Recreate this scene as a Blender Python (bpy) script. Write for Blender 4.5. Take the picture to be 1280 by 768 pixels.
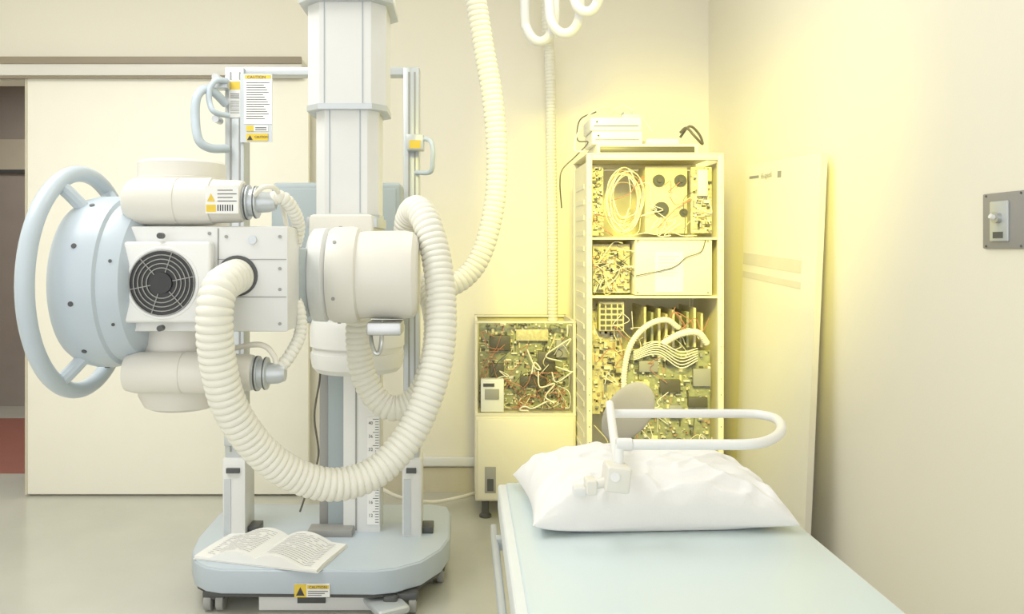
import bpy, bmesh, math, random
from mathutils import Vector, Matrix, noise
random.seed(7)
scene = bpy.context.scene
COL = scene.collection
for o in list(bpy.data.objects): bpy.data.objects.remove(o)

# ------------------------------------------------------------------ survey helper
def X(u, y): return (u-582.0)*y/1000.0
def Z(v, y): return 1.3-(v-311.0)*y/1000.0
def S(u, v, y): return Vector((X(u,y), y, Z(v,y)))

# ------------------------------------------------------------------ materials
def lin(c):
    c=c/255.0
    return c/12.92 if c<=0.04045 else ((c+0.055)/1.055)**2.4
MATS={}
def mat(name, rgb, rough=0.5, metal=0.0, var=0.04, scale=6.0, bump=0.0, bscale=60.0, emit=None, spec=0.5):
    if name in MATS: return MATS[name]
    m=bpy.data.materials.new(name); m.use_nodes=True
    nt=m.node_tree; b=nt.nodes['Principled BSDF']
    c=[lin(v) for v in rgb]
    tc=nt.nodes.new('ShaderNodeTexCoord'); nz=nt.nodes.new('ShaderNodeTexNoise')
    nz.inputs['Scale'].default_value=scale; nz.inputs['Detail'].default_value=4
    nt.links.new(tc.outputs['Object'], nz.inputs['Vector'])
    cr=nt.nodes.new('ShaderNodeValToRGB')
    cr.color_ramp.elements[0].position=0.3; cr.color_ramp.elements[1].position=0.7
    cr.color_ramp.elements[0].color=[max(0,v*(1-var)) for v in c]+[1]
    cr.color_ramp.elements[1].color=[min(1,v*(1+var)) for v in c]+[1]
    nt.links.new(nz.outputs['Fac'], cr.inputs['Fac'])
    nt.links.new(cr.outputs['Color'], b.inputs['Base Color'])
    b.inputs['Roughness'].default_value=rough; b.inputs['Metallic'].default_value=metal
    b.inputs['Specular IOR Level'].default_value=spec
    if bump>0:
        n2=nt.nodes.new('ShaderNodeTexNoise'); n2.inputs['Scale'].default_value=bscale
        nt.links.new(tc.outputs['Object'], n2.inputs['Vector'])
        bp=nt.nodes.new('ShaderNodeBump'); bp.inputs['Strength'].default_value=bump; bp.inputs['Distance'].default_value=0.004
        nt.links.new(n2.outputs['Fac'], bp.inputs['Height']); nt.links.new(bp.outputs['Normal'], b.inputs['Normal'])
    MATS[name]=m; return m
M_wall=mat('wall_paint',(235,230,212),0.7,var=0.015,scale=1.5,bump=0.05,bscale=150)
M_ceil=mat('ceiling_paint',(245,244,240),0.8)
M_floor=mat('floor_vinyl',(188,188,176),0.2,var=0.06,scale=2.5,bump=0.02)
M_base=mat('baseboard_vinyl',(205,196,170),0.5)
M_door=mat('door_paint',(246,243,226),0.5,var=0.01)
M_rail=mat('door_rail_paint',(196,188,165),0.5)
M_raild=mat('rail_dark',(140,128,108),0.5)
M_corr=mat('corridor_wall',(156,146,136),0.7)
M_red=mat('red_floor',(148,88,74),0.5)
M_white=mat('white_enamel',(228,229,226),0.3,var=0.01)
M_cream=mat('cream_plastic',(220,217,206),0.4,var=0.01)
M_head=mat('head_plastic',(217,218,215),0.35,var=0.015)
M_blue=mat('pale_blue_enamel',(184,197,207),0.3,var=0.015)
M_skirt=mat('blue_grey_skirt',(176,188,198),0.35,var=0.02)
M_blued=mat('blue_grey_enamel',(156,168,172),0.4,var=0.02)
M_hose=mat('hose_plastic',(230,228,214),0.4,var=0.015)
M_black=mat('black_plastic',(14,14,14),0.45)
M_dark=mat('dark_grey',(66,68,68),0.5)
M_grey=mat('mid_grey',(145,145,141),0.5)
M_metal=mat('brushed_steel',(190,192,190),0.3,metal=0.9)
M_alu=mat('aluminium',(190,196,198),0.35,metal=0.4)
M_paper=mat('paper',(236,236,232),0.8,var=0.01)
M_ink=mat('ink',(50,50,56),0.8)
M_inkl=mat('ink_pale',(135,135,135),0.8)
M_yel=mat('label_yellow',(222,188,50),0.6)
M_bedtop=mat('bed_vinyl',(200,215,217),0.3,var=0.012,scale=3)
M_bedfr=mat('bed_frame_enamel',(218,223,221),0.35)
M_pillow=mat('pillow_cotton',(229,228,225),0.9,var=0.01,bump=0.15,bscale=400)
M_rack=mat('rack_steel_hazed',(236,230,200),0.4,var=0.03)  # steel paled and yellowed: glow and haze painted into the colour
M_rackin=mat('rack_inner_hazed',(212,204,164),0.5,var=0.1)  # inner faces paled toward yellow, haze put into the base colour
M_boardg=mat('circuit_green_hazed',(146,150,116),0.45,var=0.25,scale=60)  # board green kept pale and low-contrast, haze mixed into the colour
M_boardy=mat('circuit_glow_gold',(198,190,148),0.45,var=0.25,scale=60)  # pale gold cast of the glow painted into the boards
M_chip=mat('chip_hazed',(78,75,62),0.4)  # blacks lifted in the colour to imitate haze
M_cap=mat('component_cream',(230,226,205),0.4)
M_cop=mat('component_copper',(172,146,112),0.4)
M_cabw=mat('cable_white',(232,228,212),0.5)
M_caby=mat('cable_yellow',(226,216,166),0.5)
M_cabd=mat('cable_dark',(78,74,64),0.5)
M_cabr=mat('cable_red',(176,116,92),0.5)
M_panel=mat('leaning_panel_laminate',(233,230,217),0.35,var=0.01)
M_pedge=mat('panel_edge',(208,203,186),0.5)
M_stripe=mat('panel_stripe',(210,205,193),0.5)
M_cab=mat('cabinet_steel',(228,223,202),0.45,var=0.02)
M_switch=mat('switch_grey',(138,136,132),0.5)
M_chair=mat('chair_fabric',(172,168,162),0.8,var=0.05,bump=0.1,bscale=300)

# ------------------------------------------------------------------ mesh builder
def catmull(pts, n=12):
    P=[Vector(p) for p in pts]; P=[P[0]*2-P[1]]+P+[P[-1]*2-P[-2]]
    out=[]
    for i in range(1,len(P)-2):
        for k in range(n):
            t=k/n; a,b,c,d=P[i-1],P[i],P[i+1],P[i+2]
            out.append(0.5*((2*b)+(c-a)*t+(2*a-5*b+4*c-d)*t*t+(3*b-a-3*c+d)*t**3))
    out.append(P[-2].copy()); return out
def resample(pts, step):
    L=[0]
    for i in range(1,len(pts)): L.append(L[-1]+(pts[i]-pts[i-1]).length)
    n=max(2,int(L[-1]/step)); out=[]; j=0
    for k in range(n+1):
        s=L[-1]*k/n
        while j<len(L)-2 and L[j+1]<s: j+=1
        d=L[j+1]-L[j]
        out.append(pts[j].lerp(pts[j+1], 0 if d==0 else (s-L[j])/d))
    return out
class B:
    def __init__(s): s.bm=bmesh.new(); s.mats=[]
    def mi(s,m):
        if m not in s.mats: s.mats.append(m)
        return s.mats.index(m)
    def box(s,x0,x1,y0,y1,z0,z1,m,bev=0.0,seg=2,rot=None):
        t=bmesh.new()
        bmesh.ops.create_cube(t,size=1)
        sx,sy,sz=abs(x1-x0),abs(y1-y0),abs(z1-z0)
        for v in t.verts: v.co=Vector((v.co.x*sx,v.co.y*sy,v.co.z*sz))
        if bev>0: bmesh.ops.bevel(t,geom=t.edges[:],offset=min(bev,min(sx,sy,sz)*0.49),segments=seg,affect='EDGES',profile=0.5)
        c=Vector(((x0+x1)/2,(y0+y1)/2,(z0+z1)/2))
        for v in t.verts:
            p=v.co.copy()
            if rot: p=rot@p
            v.co=p+c
        s.merge(t,m); return s
    def merge(s,t,m):
        idx=s.mi(m); mp={}
        for v in t.verts: mp[v]=s.bm.verts.new(v.co)
        for f in t.faces:
            try: nf=s.bm.faces.new([mp[v] for v in f.verts]); nf.material_index=idx
            except ValueError: pass
        t.free()
    def prism(s,poly,z0,z1,m,bev=0.0):
        t=bmesh.new()
        a=[t.verts.new((p[0],p[1],z0)) for p in poly]; b=[t.verts.new((p[0],p[1],z1)) for p in poly]
        t.faces.new(a[::-1]); tf=t.faces.new(b); n=len(poly)
        for i in range(n): t.faces.new([a[i],a[(i+1)%n],b[(i+1)%n],b[i]])
        bmesh.ops.recalc_face_normals(t,faces=t.faces[:])
        if bev>0:
            ed=[e for e in t.edges if all(abs(v.co.z-z1)<1e-6 for v in e.verts) or all(abs(v.co.z-z0)<1e-6 for v in e.verts)]
            bmesh.ops.bevel(t,geom=ed,offset=bev,segments=3,affect='EDGES',profile=0.5)
        s.merge(t,m); return s
    def rev(s,prof,o,axis,m,seg=40,cap=True):
        o=Vector(o); ax=Vector(axis).normalized()
        up=Vector((0,0,1)) if abs(ax.z)<0.9 else Vector((1,0,0))
        e1=ax.cross(up).normalized(); e2=ax.cross(e1)
        idx=s.mi(m); rings=[]
        for h,r in prof:
            rings.append([s.bm.verts.new(o+ax*h+(e1*math.cos(a)+e2*math.sin(a))*max(r,1e-4)) for a in [2*math.pi*k/seg for k in range(seg)]])
        for i in range(len(rings)-1):
            for k in range(seg):
                f=s.bm.faces.new([rings[i][k],rings[i][(k+1)%seg],rings[i+1][(k+1)%seg],rings[i+1][k]]); f.material_index=idx
        if cap:
            f=s.bm.faces.new(rings[0][::-1]); f.material_index=idx
            f=s.bm.faces.new(rings[-1]); f.material_index=idx
        return s
    def cyl(s,p0,p1,r,m,seg=24,ch=0.0):
        p0=Vector(p0);p1=Vector(p1);h=(p1-p0).length
        pr=[(0,r),(h,r)] if ch==0 else [(0,r-ch),(ch*0.3,r-ch*0.3),(ch,r),(h-ch,r),(h-ch*0.3,r-ch*0.3),(h,r-ch)]
        return s.rev(pr,p0,p1-p0,m,seg)
    def sweep(s,pts,r,m,seg=12,closed=False,rf=None,flat=1.0):
        P=[Vector(p) for p in pts]; n=len(P); idx=s.mi(m)
        T=[]
        for i in range(n):
            if closed: t=P[(i+1)%n]-P[i-1]
            else: t=P[min(i+1,n-1)]-P[max(i-1,0)]
            T.append(t.normalized())
        up=Vector((0,1,0)) if abs(T[0].y)<0.9 else Vector((0,0,1))
        N=(up-T[0]*up.dot(T[0])).normalized(); rings=[]
        for i in range(n):
            if i: N=(N-T[i]*N.dot(T[i])).normalized()
            Bn=T[i].cross(N); rr=r if rf is None else rf(i)
            rings.append([s.bm.verts.new(P[i]+(N*math.cos(a)*flat+Bn*math.sin(a))*rr) for a in [2*math.pi*k/seg for k in range(seg)]])
        m2=n if closed else n-1
        for i in range(m2):
            j=(i+1)%n
            for k in range(seg):
                f=s.bm.faces.new([rings[i][k],rings[i][(k+1)%seg],rings[j][(k+1)%seg],rings[j][k]]); f.material_index=idx
        if not closed:
            f=s.bm.faces.new(rings[0][::-1]); f.material_index=idx
            f=s.bm.faces.new(rings[-1]); f.material_index=idx
        return s
    def tube(s,pts,r,m,n=8,seg=10): return s.sweep(catmull(pts,n),r,m,seg)
    def hose(s,pts,r,m,pitch=0.021,depth=0.006,seg=28):
        prof=[0,0.55,0.92,1,1,0.92,0.55]; sub=len(prof); P=resample(catmull(pts,16),pitch/sub)
        return s.sweep(P,r,m,seg,rf=lambda i: r-depth+depth*prof[i%sub])
    def text(s,body,loc,size,m,rot=(math.pi/2,0,0),align='LEFT'):
        cu=bpy.data.curves.new('txt','FONT'); cu.body=body; cu.size=size; cu.extrude=0.0003; cu.align_x=align; cu.resolution_u=2
        ob=bpy.data.objects.new('txt',cu); COL.objects.link(ob)
        dg=bpy.context.evaluated_depsgraph_get(); dg.update()
        me=bpy.data.meshes.new_from_object(ob.evaluated_get(dg))
        t=bmesh.new(); t.from_mesh(me)
        from mathutils import Euler
        R=Euler(rot).to_matrix()
        for v in t.verts: v.co=R@v.co+Vector(loc)
        s.merge(t,m); bpy.data.objects.remove(ob); bpy.data.curves.remove(cu); bpy.data.meshes.remove(me)
        return s
    def done(s,name,parent=None,label=None,category=None,angle=28,kind=None,recalc=True):
        if recalc: bmesh.ops.recalc_face_normals(s.bm,faces=s.bm.faces[:])
        me=bpy.data.meshes.new(name)
        co=[v.co for v in s.bm.verts]
        lo=Vector([min(c[i] for c in co) for i in range(3)]); hi=Vector([max(c[i] for c in co) for i in range(3)])
        c=(lo+hi)/2
        if parent is None: c.z=lo.z
        for v in s.bm.verts: v.co-=c
        s.bm.to_mesh(me); s.bm.free()
        for m in s.mats: me.materials.append(m)
        me.polygons.foreach_set('use_smooth',[True]*len(me.polygons))
        me.set_sharp_from_angle(angle=math.radians(angle))
        o=bpy.data.objects.new(name,me); COL.objects.link(o)
        if parent:
            o.parent=parent
            pl=Vector((0,0,0)); q=parent
            while q: pl+=q.location; q=q.parent
            o.location=c-pl
        else: o.location=c
        if label: o['label']=label
        if category: o['category']=category
        if kind: o['kind']=kind
        return o
def thing(name,loc,label,category):
    o=bpy.data.objects.new(name,None); COL.objects.link(o); o.location=loc; o.empty_display_size=0.1
    o['label']=label; o['category']=category; return o
def circle(c,r,e1,e2,n=48,a0=0,a1=2*math.pi,closed=True):
    c=Vector(c);e1=Vector(e1);e2=Vector(e2); m=n if closed else n+1
    return [c+e1*r*math.cos(a0+(a1-a0)*k/n)+e2*r*math.sin(a0+(a1-a0)*k/n) for k in range(m)]
def struct(b,name): return b.done(name,kind='structure')

# ------------------------------------------------------------------ ROOM
YB=4.28; XR=1.30; H=3.0; XL=-3.3; YF=-1.6
struct(B().box(-5.4,XR+0.1,YF,7.0,-0.1,0,M_floor),'floor')
struct(B().box(XL-0.1,XR+0.1,YF,YB+0.15,H,H+0.1,M_ceil),'ceiling')
struct(B().box(XR,XR+0.12,YF,YB+0.15,0,H,M_wall),'wall_right')
struct(B().box(XL-0.12,XL,YF,YB+0.15,0,H,M_wall),'wall_left')
w=B(); w.box(-1.05,XR,YB,YB+0.15,0,H,M_wall).box(-5.3,-3.1,YB,YB+0.15,0,H,M_wall).box(-3.1,-1.05,YB,YB+0.15,2.2,H,M_wall)
struct(w,'wall_back')
c=B(); c.box(-5.3,-0.9,6.6,6.7,0,2.7,M_corr)
c.box(-5.3,-5.2,YB+0.15,6.6,0,2.7,M_corr).box(-1.0,-0.9,YB+0.15,6.6,0,2.7,M_corr)
c.box(-5.2,-1.0,6.58,6.6,1.95,2.2,M_rail).box(-5.2,-1.0,6.57,6.6,1.92,1.95,M_dark)
struct(c,'wall_corridor')
struct(B().box(-5.3,-0.9,YB+0.15,6.7,2.7,2.8,M_corr),'ceiling_corridor')
struct(B().box(-5.1,-1.3,4.62,6.1,0.0,0.006,M_red),'floor_corridor')
d=B(); d.box(X(33,4.2),X(386,4.2),4.19,4.235,0.012,Z(97,4.2),M_door,0.004)
d.box(X(33,4.2),X(33,4.2)+0.012,4.186,4.24,0.012,Z(97,4.2),M_rail)
struct(d,'door_1')
r=B(); r.box(-3.2,X(378,4.17),4.15,YB-0.002,Z(97,4.15)+0.012,Z(73,4.15),M_cream,0.004)
r.box(-3.2,X(378,4.17),4.142,4.16,Z(80,4.15),Z(71,4.15),M_raild,0.002)
r.box(-3.2,X(378,4.17),4.16,4.18,Z(97,4.15),Z(93,4.15),M_raild)
struct(r,'trim_1')
bb=B(); bb.box(X(386,4.2)+0.01,XR,YB-0.012,YB,0,0.13,M_base)
struct(bb,'baseboard_back')
struct(B().box(XR-0.012,XR,YF,YB-0.012,0,0.1,M_base),'baseboard_right')
t=B(); t.box(X(478,4.25),X(592,4.25)+0.6,YB-0.035,YB-0.001,Z(583,4.25),Z(572,4.25),M_white,0.004)
struct(t,'trim_2')

# ------------------------------------------------------------------ CEILING TUBE UNIT
unit=thing('ceiling_xray_unit',(X(438,2.45),2.45,1.0),'white ceiling-suspended x-ray unit with corrugated hoses and hand wheel','x-ray machine')
cx=X(438,2.45); cy=2.45
def octa(hw,hd,ch): return [(cx-hw+ch,cy-hd),(cx+hw-ch,cy-hd),(cx+hw,cy-hd+ch),(cx+hw,cy+hd-ch),(cx+hw-ch,cy+hd),(cx-hw+ch,cy+hd),(cx-hw,cy+hd-ch),(cx-hw,cy-hd+ch)]
c=B(); c.prism(octa(0.13,0.125,0.035),Z(6,2.4),2.92,M_white)
c.prism(octa(0.138,0.133,0.035),Z(10,2.4),Z(4,2.4),M_alu)
c.prism(octa(0.116,0.11,0.04),Z(135,2.35),Z(6,2.4),M_head)
c.prism(octa(0.119,0.113,0.04),Z(137,2.35),Z(130,2.35),M_alu)
c.prism(octa(0.093,0.09,0.03),Z(272,2.35),Z(135,2.35),M_head)
c.prism(octa(0.096,0.093,0.03),Z(274,2.35),Z(268,2.35),M_alu)
for x in (-0.062,0.05): 
    c.box(cx+x,cx+x+0.003,cy-0.1115,cy-0.11,Z(130,2.35),Z(10,2.4),M_blued)
    c.box(cx+x*0.8,cx+x*0.8+0.003,cy-0.0915,cy-0.09,Z(266,2.35),Z(137,2.35),M_blued)
c.box(cx-0.4,cx+0.4,cy-0.28,cy+0.28,2.92,2.999,M_alu,0.01)
c.done('telescopic_column',unit)
c=B(); c.box(-0.44,-0.26,2.24,2.54,1.15,Z(272,2.35)+0.005,M_cream,0.012)
c.box(-0.45,-0.25,2.26,2.52,Z(285,2.3),Z(272,2.3),M_alu,0.004)
c.done('carriage',unit)
tz=1.228; ty=2.2
c=B()
c.rev([(0,0.10),(0.004,0.118),(0.012,0.127),(0.045,0.129),(0.05,0.124),(0.055,0.118)],(-0.425,ty,tz),(1,0,0),M_head,56)
c.rev([(0,0.126),(0.01,0.131),(0.06,0.133),(0.075,0.128),(0.08,0.118),(0.1,0.12),(0.2,0.122),(0.225,0.117),(0.236,0.104),(0.24,0.085)],(-0.368,ty,tz),(1,0,0),M_cream,56)
for a in (0.6,1.5,2.4,3.6,4.6,5.5):
    p=Vector((-0.345,ty+0.131*math.cos(a),tz+0.131*math.sin(a)))
    c.cyl(p,p+Vector((0,math.cos(a),math.sin(a)))*0.003,0.005,M_grey,10)
c.done('pivot_housing',unit)
c=B(); c.tube([S(463,404,2.16),S(464,425,2.12),S(468,440,2.10),S(474,441,2.1),S(477,425,2.1),S(478,402,2.14)],0.006,M_metal)
c.box(X(460,2.14),X(503,2.14),2.10,2.2,Z(418,2.14),Z(402,2.14),M_metal,0.005)
c.done('latch_handle',unit)

fx0,fx1=X(147,1.88),X(360,1.88); fz1,fz0=Z(283,1.88),Z(415,1.88)
head=B()
head.box(fx0,fx1,1.88,2.01,fz0,fz1,M_head,0.006)
head.box(fx0+0.02,fx0+0.30,2.0,2.22,fz0+0.01,fz1-0.01,M_head,0.008)
sx=X(272,1.88)
head.box(sx,sx+0.003,1.8785,1.882,fz0+0.005,fz1-0.005,M_grey)
head.box(sx,fx1-0.004,1.8785,1.882,Z(325,1.88),Z(325,1.88)+0.002,M_grey)
head.box(sx,fx1-0.004,1.8785,1.882,Z(372,1.88),Z(372,1.88)+0.002,M_grey)
for (u,v) in ((283,296),(350,296),(350,336),(350,362),(283,405),(350,405),(160,292),(262,292)):
    p=S(u,v,1.88); head.cyl(p,p-Vector((0,0.003,0)),0.004,M_grey,12)
head.cyl(S(316,300,1.88),S(316,300,1.88)-Vector((0,0.006,0)),0.010,M_alu,20)
head.done('head_housing',unit)
b=B(); b.box(-0.56,-0.415,2.0,2.3,Z(398,2.1),Z(310,2.1),M_blued,0.008)
b.box(-0.50,-0.43,1.99,2.02,Z(388,2.1),Z(322,2.1),M_alu,0.004); b.done('swivel_arm',unit,label='blue-grey swivel arm block')
b=B(); b.box(X(151,1.85),X(264,1.85),1.845,1.885,Z(404,1.85),Z(302,1.85),M_white,0.010,3)
fc=S(203,354,1.845)
b.rev([(0,0.085),(0.002,0.083),(0.002,0.078)],fc-Vector((0,0,0)),(0,-1,0),M_white,48,cap=False)
for (u,v) in ((203,295),(203,410)):
    p=S(u,v,1.86); b.cyl(p,p-Vector((0,0.018,0)),0.007,M_dark,16)
fanb=b.done('fan_cover',unit)
b=B(); b.cyl(fc,fc-Vector((0,0.002,0)),0.076,M_black,48)
for rr in (0.075,0.065,0.055,0.045,0.035):
    b.sweep(circle(fc-Vector((0,0.005,0)),rr,(1,0,0),(0,0,1),48),0.0012,M_grey,6,closed=True)
for a in range(6):
    an=a*math.pi/3+0.2; dv=Vector((math.cos(an),0,math.sin(an)))
    b.cyl(fc+dv*0.026-Vector((0,0.005,0)),fc+dv*0.077-Vector((0,0.005,0)),0.0011,M_grey,6)
b.cyl(fc,fc-Vector((0,0.008,0)),0.024,M_black,32)
b.done('fan_grille',fanb,label='black round fan grille with wire rings')
hx,hy=X(228,2.06),2.06
b=B()
b.rev([(Z(515,2.0),0.075),(Z(511,2.0),0.092),(Z(497,2.0),0.106),(Z(470,2.0),0.110),(Z(469,2.0),0.115),(Z(425,2.0),0.118),(Z(290,2.0),0.118),(Z(222,2.0),0.116),(Z(221,2.0),0.109),(Z(203,2.0),0.109),(Z(200,2.0),0.103)],(hx,hy,0),(0,0,1),M_cream,48)
b.done('tube_housing',unit)
for (v,nm,ur) in ((252,'tube_arm',306),(466,'tube_arm',318)):
    y=1.93; z=Z(v,y); x0=X(158,y); x1=X(ur,y)
    b=B(); L=x1-x0; R=0.057 if v<300 else 0.05
    b.rev([(0,0.034),(0.004,0.044),(0.016,R-0.003),(0.03,R),(L*0.45,R),(L*0.45+0.001,R-0.002),(L*0.45+0.004,R-0.002),(L*0.45+0.005,R),(L-0.075,R),(L-0.073,R-0.004),(L-0.012,R-0.006),(L-0.003,R-0.008),(L,R-0.012)],(x0,y,z),(1,0,0.0),M_cream,40)
    arm=b.done(nm,unit)
    b=B()
    b.rev([(0,0.040),(0.008,0.042),(0.012,0.042),(0.012,0.034),(0.025,0.034),(0.025,0.039),(0.032,0.039),(0.034,0.026),(0.06,0.024),(0.075,0.018)],(x1,y,z-0.002),(1,0,0),M_alu,32)
    b.rev([(0.005,0.0425),(0.009,0.0425)],(x1,y,z-0.002),(1,0,0),M_dark,32).rev([(0.026,0.0395),(0.029,0.0395)],(x1,y,z-0.002),(1,0,0),M_dark,32)
    b.done('cable_socket',arm,label='silver ringed cable socket')
b=B(); y=1.93
b.hose([S(335,251,y),S(352,247,y),S(366,262,1.96),S(373,285,2.0),S(366,312,2.03),S(352,328,2.06)],0.017,M_hose,pitch=0.012,depth=0.003,seg=18)
b.done('high_tension_cable',unit)
b=B(); b.hose([S(346,465,y),S(362,445,1.95),S(375,418,1.98),S(374,388,2.0),S(362,366,2.04),S(350,360,2.1)],0.016,M_hose,pitch=0.012,depth=0.003,seg=18)
b.done('high_tension_cable',unit)
b=B(); b.tube([S(290,436,2.0),S(318,431,1.94),S(333,434,1.93),S(343,446,1.93),S(345,456,1.93)],0.007,M_cabw)
b.done('thin_cable',unit)
b=B(); b.tube([S(318,244,1.9),S(330,234,1.88),S(344,236,1.9),S(352,252,1.95),S(358,282,2.02)],0.006,M_cabw)
b.done('thin_cable',unit)
b=B(); y=1.93-0.0585
b.box(X(257,y),X(298,y),y-0.001,y+0.004,Z(267,y),Z(232,y),M_paper)
b.box(X(258,y),X(270,y),y-0.0016,y,Z(265,y),Z(256,y),M_yel)
for k in range(7): b.box(X(272+k*3,y),X(273.4+k*3,y),y-0.0016,y,Z(264,y),Z(256,y),M_ink)
for k in range(4): b.box(X(272,y),X(296-k%2*5,y),y-0.0016,y,Z(252-k*4.5,y),Z(251-k*4.5,y),M_ink)
t=bmesh.new(); pv=[t.verts.new((X(u,y),y-0.002,Z(v,y))) for u,v in ((259,252),(269,252),(264,242))]; t.faces.new(pv); b.merge(t,M_yel)
b.done('warning_label',unit,label='white and yellow warning label')
dx,dy,dz=-0.99,2.0,Z(352,2.0)
b=B()
b.rev([(0.03,0.12),(0.032,0.17),(0.042,0.192),(0.06,0.205),(0.09,0.212),(0.125,0.212),(0.15,0.207),(0.155,0.198),(0.17,0.196),(0.2,0.185),(0.215,0.16),(0.22,0.12)],(dx,dy,dz),(1,0,0),M_blue,64)
for a in [i*math.pi/5+0.2 for i in range(10)]:
    p=Vector((dx+0.105,dy+0.211*math.cos(a),dz+0.211*math.sin(a)))
    b.cyl(p,p+Vector((0,math.cos(a),math.sin(a)))*0.003,0.006,M_dark,12)
for a in [i*math.pi/4+0.5 for i in range(8)]:
    p=Vector((dx+0.182,dy+0.189*math.cos(a),dz+0.189*math.sin(a)))
    b.cyl(p,p+Vector((0.3,math.cos(a),math.sin(a)))*0.004,0.004,M_dark,12)
b.done('collimator_drum',unit,label='pale blue round collimator drum')
b=B(); rx=-0.955
b.sweep(circle((rx,dy,dz),0.268,(0,1,0),(0,0,1),72),0.020,M_blue,16,closed=True)
for a in (math.radians(118),math.radians(-118),math.radians(62),math.radians(-62)):
    dr=Vector((0,math.cos(a),math.sin(a)))
    b.tube([Vector((rx,dy,dz))+dr*0.264,Vector((rx+0.02,dy,dz))+dr*0.24,Vector((rx+0.05,dy,dz))+dr*0.195],0.016,M_blue)
b.done('hand_wheel',unit,label='pale blue ring-shaped hand wheel')
b=B(); b.box(-0.80,fx0+0.01,1.93,2.2,Z(405,1.95),Z(288,1.95),M_head,0.01)
b.done('drum_mount',unit)
b=B()
b.rev([(0,0.048),(0.006,0.048),(0.006,0.040)],S(297,345,1.881),(0,-1,0),M_dark,32)
b.done('hose_collar',unit)
b=B(); b.hose([S(298,345,1.885),S(287,350,1.84),S(274,362,1.80),S(268,395,1.78),S(272,450,1.80),S(288,510,1.84),S(325,563,1.9),S(370,595,1.95),S(420,606,1.99),S(470,590,2.03),S(510,548,2.07),S(535,495,2.10),S(549,440,2.13),S(552,385,2.16),S(546,325,2.2),S(534,280,2.24),S(521,262,2.3),S(511,275,2.36),S(508,310,2.40)],0.0415,M_hose,pitch=0.0172,depth=0.0046,seg=30)
b.done('corrugated_hose',unit)
b=B(); b.hose([S(449,385,2.34),S(448,425,2.34),S(453,465,2.34),S(470,498,2.34),S(495,511,2.34),S(522,496,2.34),S(540,455,2.34),S(545,400,2.38),S(530,360,2.45),S(490,350,2.5)],0.038,M_hose,pitch=0.0172,depth=0.0044)
b.done('corrugated_hose',unit)
b=B(); b.hose([S(588,-258,2.85),S(588,-120,2.85),S(593,-20,2.85),S(603,50,2.85),S(615,120,2.85),S(621,190,2.85),S(618,255,2.84),S(603,315,2.82),S(580,348,2.8),S(545,362,2.75),S(500,352,2.6),S(470,345,2.5)],0.038,M_hose,pitch=0.019,depth=0.004)
b.done('corrugated_hose',unit)

# ------------------------------------------------------------------ DETECTOR STAND
st=thing('xray_detector_stand',(-0.57,3.15,0),'white x-ray detector stand with twin columns and pale blue base','x-ray stand')
poly=[(-1.045,3.13),(-1.02,2.98),(-0.975,2.88),(-0.92,2.83),(-0.86,2.81),(-0.32,2.80),(-0.25,2.815),(-0.16,2.88),(-0.09,3.0),(-0.062,3.12),(-0.062,3.4),(-0.08,3.5),(-0.15,3.53),(-0.95,3.53),(-1.03,3.5),(-1.05,3.4)]
def inset(k1,k2): return [((p[0]+0.57)*k1-0.57,(p[1]-3.17)*k2+3.17) for p in poly]
b=B(); b.prism(poly,0.086,0.17,M_skirt,0.006)
b.prism(inset(0.98,0.97),0.072,0.088,M_dark)
b.box(-0.74,-0.33,2.86,3.0,0.005,0.075,M_white,0.004).box(-0.6,-0.5,2.852,2.86,0.035,0.06,M_dark)
b.done('base',st,label='pale blue rounded base plate')
b=B(); b.prism(inset(0.988,0.98),0.168,0.173,M_blue,0.002); b.done('base_cover',st)
b=B(); yb=2.795
b.box(X(368,yb),X(412,yb),yb,yb+0.008,Z(747,yb),Z(731,yb),M_paper)
b.box(X(368,yb),X(383,yb),yb-0.001,yb+0.002,Z(747,yb),Z(731,yb),M_yel)
b.box(X(384,yb),X(411,yb),yb-0.001,yb+0.002,Z(736.5,yb),Z(732,yb),M_yel)
b.text('CAUTION',(X(386,yb),yb-0.0015,Z(736.2,yb)),0.014,M_ink)
for k in range(3): b.box(X(385,yb),X(410-4*k,yb),yb-0.001,yb+0.002,Z(740+2.5*k,yb),Z(739.2+2.5*k,yb),M_ink)
t=bmesh.new(); pv=[t.verts.new((X(u,yb),yb-0.0015,Z(v,yb))) for u,v in ((370,745),(381,745),(375.5,734))]; t.faces.new(pv); b.merge(t,M_ink)
b.done('caution_label',st,label='yellow and white caution label')
for (x,y) in ((-0.90,2.88),(-0.21,2.86),(-0.95,3.42),(-0.12,3.12)):
    b=B(); b.cyl((x-0.035,y,0.036),(x-0.008,y,0.036),0.036,M_grey,24,0.004).cyl((x+0.008,y,0.036),(x+0.035,y,0.036),0.036,M_grey,24,0.004)
    b.box(x-0.04,x+0.04,y-0.03,y+0.03,0.045,0.08,M_dark,0.01)
    b.done('caster',st)
b=B(); b.box(-0.34,-0.22,2.74,2.90,0.03,0.062,M_alu,0.015,3,rot=Matrix.Rotation(0.5,3,'Z')); b.box(-0.29,-0.24,2.80,2.88,0.05,0.08,M_dark,0.01)
b.cyl((-0.30,2.79,0.03),(-0.25,2.79,0.03),0.028,M_head,24,0.006)
b.done('brake_pedal',st)
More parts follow.
